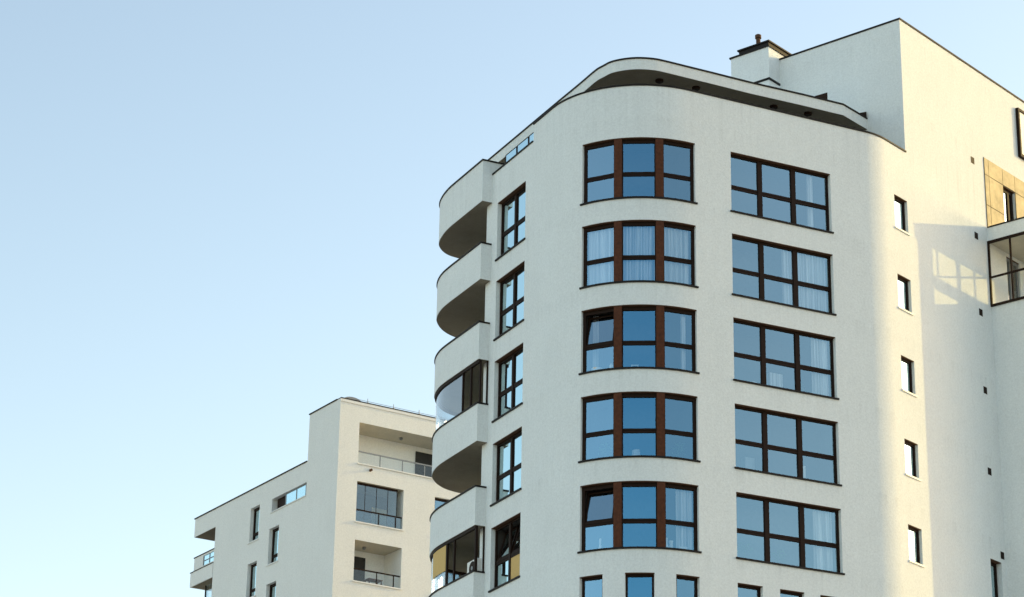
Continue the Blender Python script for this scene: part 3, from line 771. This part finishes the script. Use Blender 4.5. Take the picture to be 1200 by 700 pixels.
# tan panels painted as golden reflections: lowest balcony glazing, tilted left window
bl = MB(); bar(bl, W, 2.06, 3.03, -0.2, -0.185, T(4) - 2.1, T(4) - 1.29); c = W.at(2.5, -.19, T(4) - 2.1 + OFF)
tag(bl.build('painted_reflection', TAN, None, c), 'tan panel painted as the golden reflection in the lower right pane of the lowest left window', 'painted_reflection')
P5, _ = balc_path(5); L5 = P5.c[-1]; z5 = 37.38 - 15
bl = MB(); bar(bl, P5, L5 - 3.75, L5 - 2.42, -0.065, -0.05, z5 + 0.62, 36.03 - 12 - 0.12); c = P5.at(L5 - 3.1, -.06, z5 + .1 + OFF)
tag(bl.build('painted_reflection', TAN, None, c), 'tan panel painted as the golden reflection in the curved glazing of the lowest balcony', 'painted_reflection')
# air conditioner on the lowest balcony
zf = 36.03 - 15 + 0.2; oc = ltn(3.35, 0.0, 0)
ac = thing('air_conditioner', 'white outdoor air conditioner unit standing on the lowest balcony beside the wall', 'air conditioner', (oc.x, oc.y, zf + OFF))
AQ = Line(ltn(3.75, 0.0)[:2], 154.0)
q = MB(); bar(q, AQ, 0, 0.8, -0.14, 0.16, zf + 1.15, zf + 1.75); q.build('casing', WHITE, ac, bevel=0.02)
q = MB(); fcn = AQ.at(0.46, 0.165, zf + 1.45); nn = Vector((AQ.n.x, AQ.n.y, 0)); q.cyl(fcn - nn * 0.003, fcn + nn * 0.02, 0.24, 20); fg = q.build('fan_grille', FRAME, ac)
q = MB(); q.cyl(fcn + nn * 0.02, fcn + nn * 0.03, 0.07, 14); q.build('hub', GREY, fg)
for a in (0.08, 0.68):
    q = MB(); bar(q, AQ, a, a + 0.05, -0.12, 0.14, zf, zf + 1.15); q.build('leg', GREY, ac)

# ------------------------------------------------------------------ far building
FB = thing('apartment_building', 'lower cream apartment block in the background with recessed loggias and a stepped roof', 'building', (-6.0, 128.0, 0.0))
GO = Vector((-8.44, 118.93)); GA = Vector((math.sin(RAD(57.5)), math.cos(RAD(57.5))))
Gp = Line(GO, 57.5)                       # sunlit face, s from the corner; measured values were from s=1.13 on
KD = Vector((-math.sin(RAD(32.5)), math.cos(RAD(32.5))))
K0 = 15.95
Kp = Line(GO + KD * K0, 147.5)            # shaded face, s from its far end to the corner
k2s = lambda k: K0 - k
ZT, ZR = 41.0, 38.52
lg = [(1.13, 7.6, 37.83, 39.96), (1.13, 3.80, 34.83, 36.91), (1.13, 3.80, 31.83, 33.91), (1.13, 3.8, 28.83, 30.91)]
gw = [(5.62, 7.4, 34.83, 36.90), (5.62, 7.4, 31.83, 33.90)]
mb = MB(); sheet(mb, Gp, 0, 13.0, ZB, ZT, lg + gw); 
kh = []
slot = (k2s(6.9), k2s(3.2), 36.75, 37.45)
kh.append(slot)
aw = [(k2s(9.28), k2s(8.26), z - 1.86, z) for z in (37.51, 34.5, 31.5)]
bw = [(k2s(7.03), k2s(5.97), z - 1.92, z) for z in (35.88, 32.95, 29.95)]
cut = [(-1, k2s(3.2), ZR, 99), (-1, k2s(13.36), 31.7, 37.50)]
mb2 = MB(); sheet(mb2, Kp, 0, K0, ZB, ZT, kh + aw + bw + cut)
mb.build('sunlit_wall', FARWALL, FB, fix=False); mb2.build('shaded_wall', FARWALL, FB, fix=False)
# roofs and hidden sides
def kg(k, gdepth, z):       # point at k along the shaded face, set in by gdepth
    q = GO + KD * k + GA * gdepth; return Vector((q.x, q.y, z))
rf = MB(); rf.quad(kg(0, 0, ZT), kg(0, 13, ZT), kg(12, 13, ZT), kg(3.2, 13, ZT), kg(3.2, 0, ZT)); rf.quad(kg(3.2, 0, ZR), kg(3.2, 13, ZR), kg(K0, 13, ZR), kg(K0, 0, ZR)); rf.build('roof', DECK, FB, fix=False)
hs = MB(); hs.quad(kg(3.2, 0, ZR), kg(3.2, 13, ZR), kg(3.2, 13, ZT), kg(3.2, 0, ZT)); hs.quad(kg(0, 13, ZB), kg(0, 13, ZT), kg(K0, 13, ZT), kg(K0, 13, ZB))
hs.build('rear_wall', FARWALL, FB, fix=False)
# notch at the far end: end wall, bands and back
nd = MB()
nd.quad(kg(13.36, 0, ZB), kg(13.36, 0, ZR), kg(13.36, 3, ZR), kg(13.36, 3, ZB)); nd.quad(kg(13.36, 3, ZB), kg(13.36, 3, ZR), kg(K0, 3, ZR), kg(K0, 3, ZB))
nd.quad(kg(K0, 3, ZB), kg(K0, 3, ZR), kg(K0, 13, ZR), kg(K0, 13, ZB))
nd.build('notch_wall', FARWALL, FB, fix=False)
bd = MB()
def band(k0, k1, g0, g1, z0, z1, b=None):
    b = b or bd
    c = [kg(k0, g0, 0), kg(k1, g0, 0), kg(k1, g1, 0), kg(k0, g1, 0)]
    b.hexa([Vector((p.x, p.y, z0)) for p in c], [Vector((p.x, p.y, z1)) for p in c])
band(13.37, K0 - 0.003, 0.004, 2.99, 37.50, ZR - 0.01); bo = bd.build('canopy_slab', FARWALL, FB)
bd = MB(); band(13.37, K0 + 0.10, -0.03, 2.99, 34.72, 35.50); b2 = bd.build('balcony_slab', FARWALL, FB)
bd = MB(); band(13.37, K0 + 0.13, -0.06, 2.99, 35.50, 35.54); bd.build('coping', COPING, b2)
bd = MB(); band(14.75, K0 - 0.1, 0.05, 0.17, 35.54, 36.30); band(13.37, 14.75, 0.05, 0.17, 35.54, 35.66); band(13.37, 14.75, 0.05, 0.17, 36.20, 36.30); band(K0 - 0.24, K0 - 0.1, 0.17, 2.9, 35.54, 36.3)
p2 = bd.build('balcony_parapet', FARWALL, FB)
bd = MB(); band(13.37, K0 - 0.06, 0.02, 0.2, 36.30, 36.35); bd.build('coping', COPING, p2)
bd = MB(); band(14.71, 14.75, 0.06, 0.12, 35.66, 36.2); band(14.0, 14.04, 0.06, 0.12, 35.66, 36.2); band(13.37, 14.75, 0.06, 0.12, 35.9, 35.94); bd.build('railing', GREY, p2)
bd = MB(); band(13.37, 14.72, 0.085, 0.095, 35.66, 36.2); bd.build('pane', GLASS, p2)
for zz0, nm in ((37.494, 'soffit'), (34.714, 'soffit')):
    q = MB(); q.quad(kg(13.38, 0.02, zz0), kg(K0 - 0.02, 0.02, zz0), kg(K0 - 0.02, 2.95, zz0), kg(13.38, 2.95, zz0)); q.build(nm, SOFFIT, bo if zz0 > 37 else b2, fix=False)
# lower glazed corner balcony
bd = MB(); band(13.37, 15.1, 0.5, 0.55, 31.7, 34.7); go2 = bd.build('corner_glazing', BALC_GLASS, FB)
bd = MB(); band(13.37, 13.55, 0.44, 0.5, 31.7, 34.7); band(15.06, 15.12, 0.44, 0.5, 31.7, 34.7); band(13.55, 15.06, 0.44, 0.5, 33.4, 33.46); bd.build('frame', FRAME, go2)
# copings
q = MB(); bar(q, Gp, 0.0, 13.0, -0.3, 0.06, ZT, ZT + 0.05); q.build('coping', COPING, FB)
q = MB(); bar(q, Gp, 0.0, 13.0, 0.003, 0.045, ZT - 0.14, ZT); q.build('edge_flashing', WHITE, FB)
q = MB(); bar(q, Kp, k2s(3.22), K0 - 0.31, -0.3, 0.05, ZT, ZT + 0.05); q.build('coping', COPING, FB)
q = MB(); bar(q, Kp, -0.05, k2s(3.23), -0.3, 0.05, ZR, ZR + 0.05); q.build('coping', COPING, FB)
# windows of the shaded face
def far_win(P, h, cols, trans=None, **kw):
    return window(FB, P, h[0], h[1], h[2], h[3], cols, trans, wall_m=FARWALL, sillm=kw.pop('sillm', FARWALL), head=False, rec=kw.pop('rec', 0.2), fw=kw.pop('fw', 0.10), **kw)
for h in aw: far_win(Kp, h, [], 0.25, sill_side=0.12)
for h in bw: far_win(Kp, h, [], 0.25, sill_side=0.12)
# slot with window and glass rail
q = MB(); roombox(q, Kp, slot[0], slot[1], slot[2], slot[3], 0, -1.4); sr = q.build('roof_slot', FARWALL, FB, fix=False)
q = MB(); bar(q, Kp, slot[0] - 0.1, slot[1], 0.003, 0.05, slot[2] - 0.05, slot[2]); q.build('sill', FARWALL, sr)
q = MB(); bar(q, Kp, slot[0] + 0.15, slot[0] + 1.3, -0.35, -0.25, slot[2] + 0.004, slot[3] - 0.004); q.build('window_leaf', FRAME, sr)
q = MB(); bar(q, Kp, slot[0] + 1.3, slot[1], -0.12, -0.11, slot[2] + 0.004, slot[3] - 0.06); q.build('pane', GLASS, sr)
q = MB(); bar(q, Kp, slot[0] + 1.3, slot[1], -0.13, -0.09, slot[3] - 0.06, slot[3] - 0.02)
for a in (1.3, 2.45, 3.45): bar(q, Kp, slot[0] + a, slot[0] + a + 0.05, -0.13, -0.09, slot[2] + 0.004, slot[3] - 0.06)
q.build('railing', GREY, sr)
# loggias
def loggia(h, idx):
    s0, s1, z0, z1 = h; D = -1.7
    org = Gp.at((s0 + s1) / 2, 0, z0 + OFF)
    q = MB(); roombox(q, Gp, s0, s1, z0, z1, 0, D); lo = q.build('loggia', FARWALL, FB, org, fix=False)
    q = MB(); q.quad(Gp.at(s0, -0.01, z1 - 0.006), Gp.at(s1, -0.01, z1 - 0.006), Gp.at(s1, D, z1 - 0.006), Gp.at(s0, D, z1 - 0.006)); q.build('ceiling', LOGCEIL, lo, fix=False)
    q = MB(); bar(q, Gp, s0 - 0.06, s1 + 0.04, 0.003, 0.07, z0 - 0.05, z0 + 0.01); q.build('sill', WHITE, lo)
    q = MB(); bar(q, Gp, s0 + 0.005, s1 - 0.005, -0.14, -0.08, z0 + 0.62, z0 + 0.68)
    n = 5 if idx == 0 else 2
    for k in range(1, n): 
        a = s0 + (s1 - s0) * k / n; bar(q, Gp, a, a + 0.04, -0.13, -0.09, z0 + 0.011, z0 + 0.62)
    if idx: bar(q, Gp, s1 - 0.38, s1 - 0.33, -0.13, -0.09, z0 + 0.011, z0 + 0.62)
    q.build('railing', GREY if idx == 0 else FRAME, lo)
    q = MB(); bar(q, Gp, s0 + 0.005, s1 - 0.005, -0.115, -0.105, z0 + 0.02, z0 + 0.615); q.build('rail_pane', CLEAR if idx != 1 else DARK_GLASS, lo)
    if idx == 0:
        q = MB(); bar(q, Gp, 5.4, 6.4, D + 0.005, D + 0.06, z0 + 0.01, z0 + 1.85); q.build('door', DARKROOM, lo)
        q = MB(); bar(q, Gp, s0 + 0.003, s0 + 0.05, -1.45, -0.45, z0 + 0.01, z0 + 1.05); d = q.build('side_window', WHITE, lo)
        q = MB(); bar(q, Gp, s0 + 0.05, s0 + 0.06, -1.35, -0.55, z0 + 0.05, z0 + 0.95); q.build('pane', GLASS, d)
    else:
        q = MB(); bar(q, Gp, *((s0 + 0.95, s0 + 1.55) if idx != 1 else (s0 + 0.01, s1 - 0.01)), D + 0.005, D + 0.06, z0 + 0.01, z0 + (1.75 if idx != 1 else 2.05)); q.build('door', DARKROOM, lo)  # middle loggia: full-width dark sheet puts the interior's shade into colour
    l = Gp.at((s0 + s1) / 2 - 0.3, -0.9, z1); q = MB(); q.lathe((l.x, l.y, z1 - 0.14), [(.06, 0), (.09, .04), (.09, .13)], 10); q.build('ceiling_lamp', GREY, lo)
    if idx == 1:
        q = MB()
        for a in (s0 + 0.003, s0 + 0.55, s0 + 1.2, s0 + 1.85, s1 - 0.30): bar(q, Gp, a, a + 0.022, -0.18, -0.15, z0 + 0.011, z1 - 0.12)
        bar(q, Gp, s0 + 0.003, s1 - 0.26, -0.2, -0.14, z1 - 0.12, z1 - 0.01); q.build('glazing_frame', FRAME, lo)
        q = MB(); bar(q, Gp, s0 + 0.01, s1 - 0.28, -0.168, -0.16, z0 + 0.02, z1 - 0.12); q.build('pane', DARK_GLASS, lo)
    return lo
for i_, h in enumerate(lg): loggia(h, i_)
for h in gw: far_win(Gp, h, [0.5], None, rec=0.15, sillm=WHITE)
q = MB(); bar(q, Gp, 2.45, 3.35, -1.3, -0.75, 34.841, 35.95)
for z__ in (35.2, 35.58): bar(q, Gp, 2.47, 3.33, -0.75, -0.735, z__ - 0.012, z__ + 0.012)
cq = Gp.at(2.9, -1.0, 34.841 + OFF); tag(q.build('cabinet', TAN, None, cq), 'tan cabinet behind the glazing of the middle loggia in the background building', 'cabinet')
tcs = Gp.at(2.0, -0.6, 34.841); ch = thing('chair', 'small dark chair behind the glazing of the middle loggia in the background building', 'chair', (tcs.x, tcs.y, 34.841 + OFF))
CQ = Line(tcs[:2], 57.5)
q = MB(); bar(q, CQ, -0.22, 0.22, -0.22, 0.22, 35.27, 35.31); q.build('seat', WOOD, ch)
q = MB(); bar(q, CQ, 0.18, 0.22, -0.22, 0.22, 35.31, 35.8); q.build('backrest', WOOD, ch)
for a in (-0.22, 0.18):
    for b in (-0.22, 0.18):
        q = MB(); bar(q, CQ, a, a + 0.04, b, b + 0.04, 34.841, 35.27); q.build('leg', WOOD, ch)
# table on the second lower loggia
tc = Gp.at(2.7, -0.8, 31.84); tb = thing('side_table', 'small brown table standing in the lower open loggia of the background building', 'table', (tc.x, tc.y, 31.84 + OFF))
TQ = Line(tc[:2], 57.5)
q = MB(); bar(q, TQ, -0.4, 0.4, -0.25, 0.25, 32.24, 32.28); q.build('table_top', WOOD, tb)
for a in (-0.36, 0.32):
    for b in (-0.22, 0.18):
        q = MB(); bar(q, TQ, a, a + 0.04, b, b + 0.04, 31.84, 32.24); q.build('leg', WOOD, tb)
# wall lamp
lp = Gp.at(1.83, 0, 37.57); nn = Vector((Gp.n.x, Gp.n.y, 0))
q = MB(); q.cyl(lp + nn * 0.003, lp + nn * 0.16, 0.065, 10); q.build('wall_lamp', HEAD, FB)
# skylight and lightning rods
sk = MB(); base = kg(1.0, 0.9, ZT + 0.02)
c0 = kg(0.2, 0.8, 0); c1 = kg(2.0, 0.8, 0)
for k in range(0): pass
ring_ = []
nseg = 10
for p in (c0, c1):
    for k in range(nseg + 1):
        an = math.pi * k / nseg; o2 = GA.to_3d() * (0.55 * math.cos(an)); ring_.append(Vector((p.x, p.y, ZT + 0.02)) + o2 + Vector((0, 0, 0.26 * math.sin(an))))
sk.v = ring_
for k in range(nseg): sk.f.append((k, k + 1, nseg + 2 + k, nseg + 1 + k))
sk.f.append(tuple(range(nseg + 1))); sk.f.append(tuple(reversed(range(nseg + 1, 2 * nseg + 2))))
sk.build('skylight', GREY, FB)
for a in (1.6, 3.1, 4.6):
    q = MB(); p = Gp.at(a, -0.1, ZT + 0.05); q.cyl(p, p + Vector((0, 0, 0.27)), 0.018, 6); q.cyl(p, p + Vector((0, 0, 0.06)), 0.06, 8); q.build('lightning_rod', GREY, FB)
q = MB(); q.cyl(Gp.at(1.0, -0.1, ZT + 0.17), Gp.at(9.0, -0.1, ZT + 0.17), 0.012, 5); q.build('rod_wire', GREY, FB)

for o in WO:
    try:
        if 'wo' in o: del o['wo']
    except ReferenceError: pass
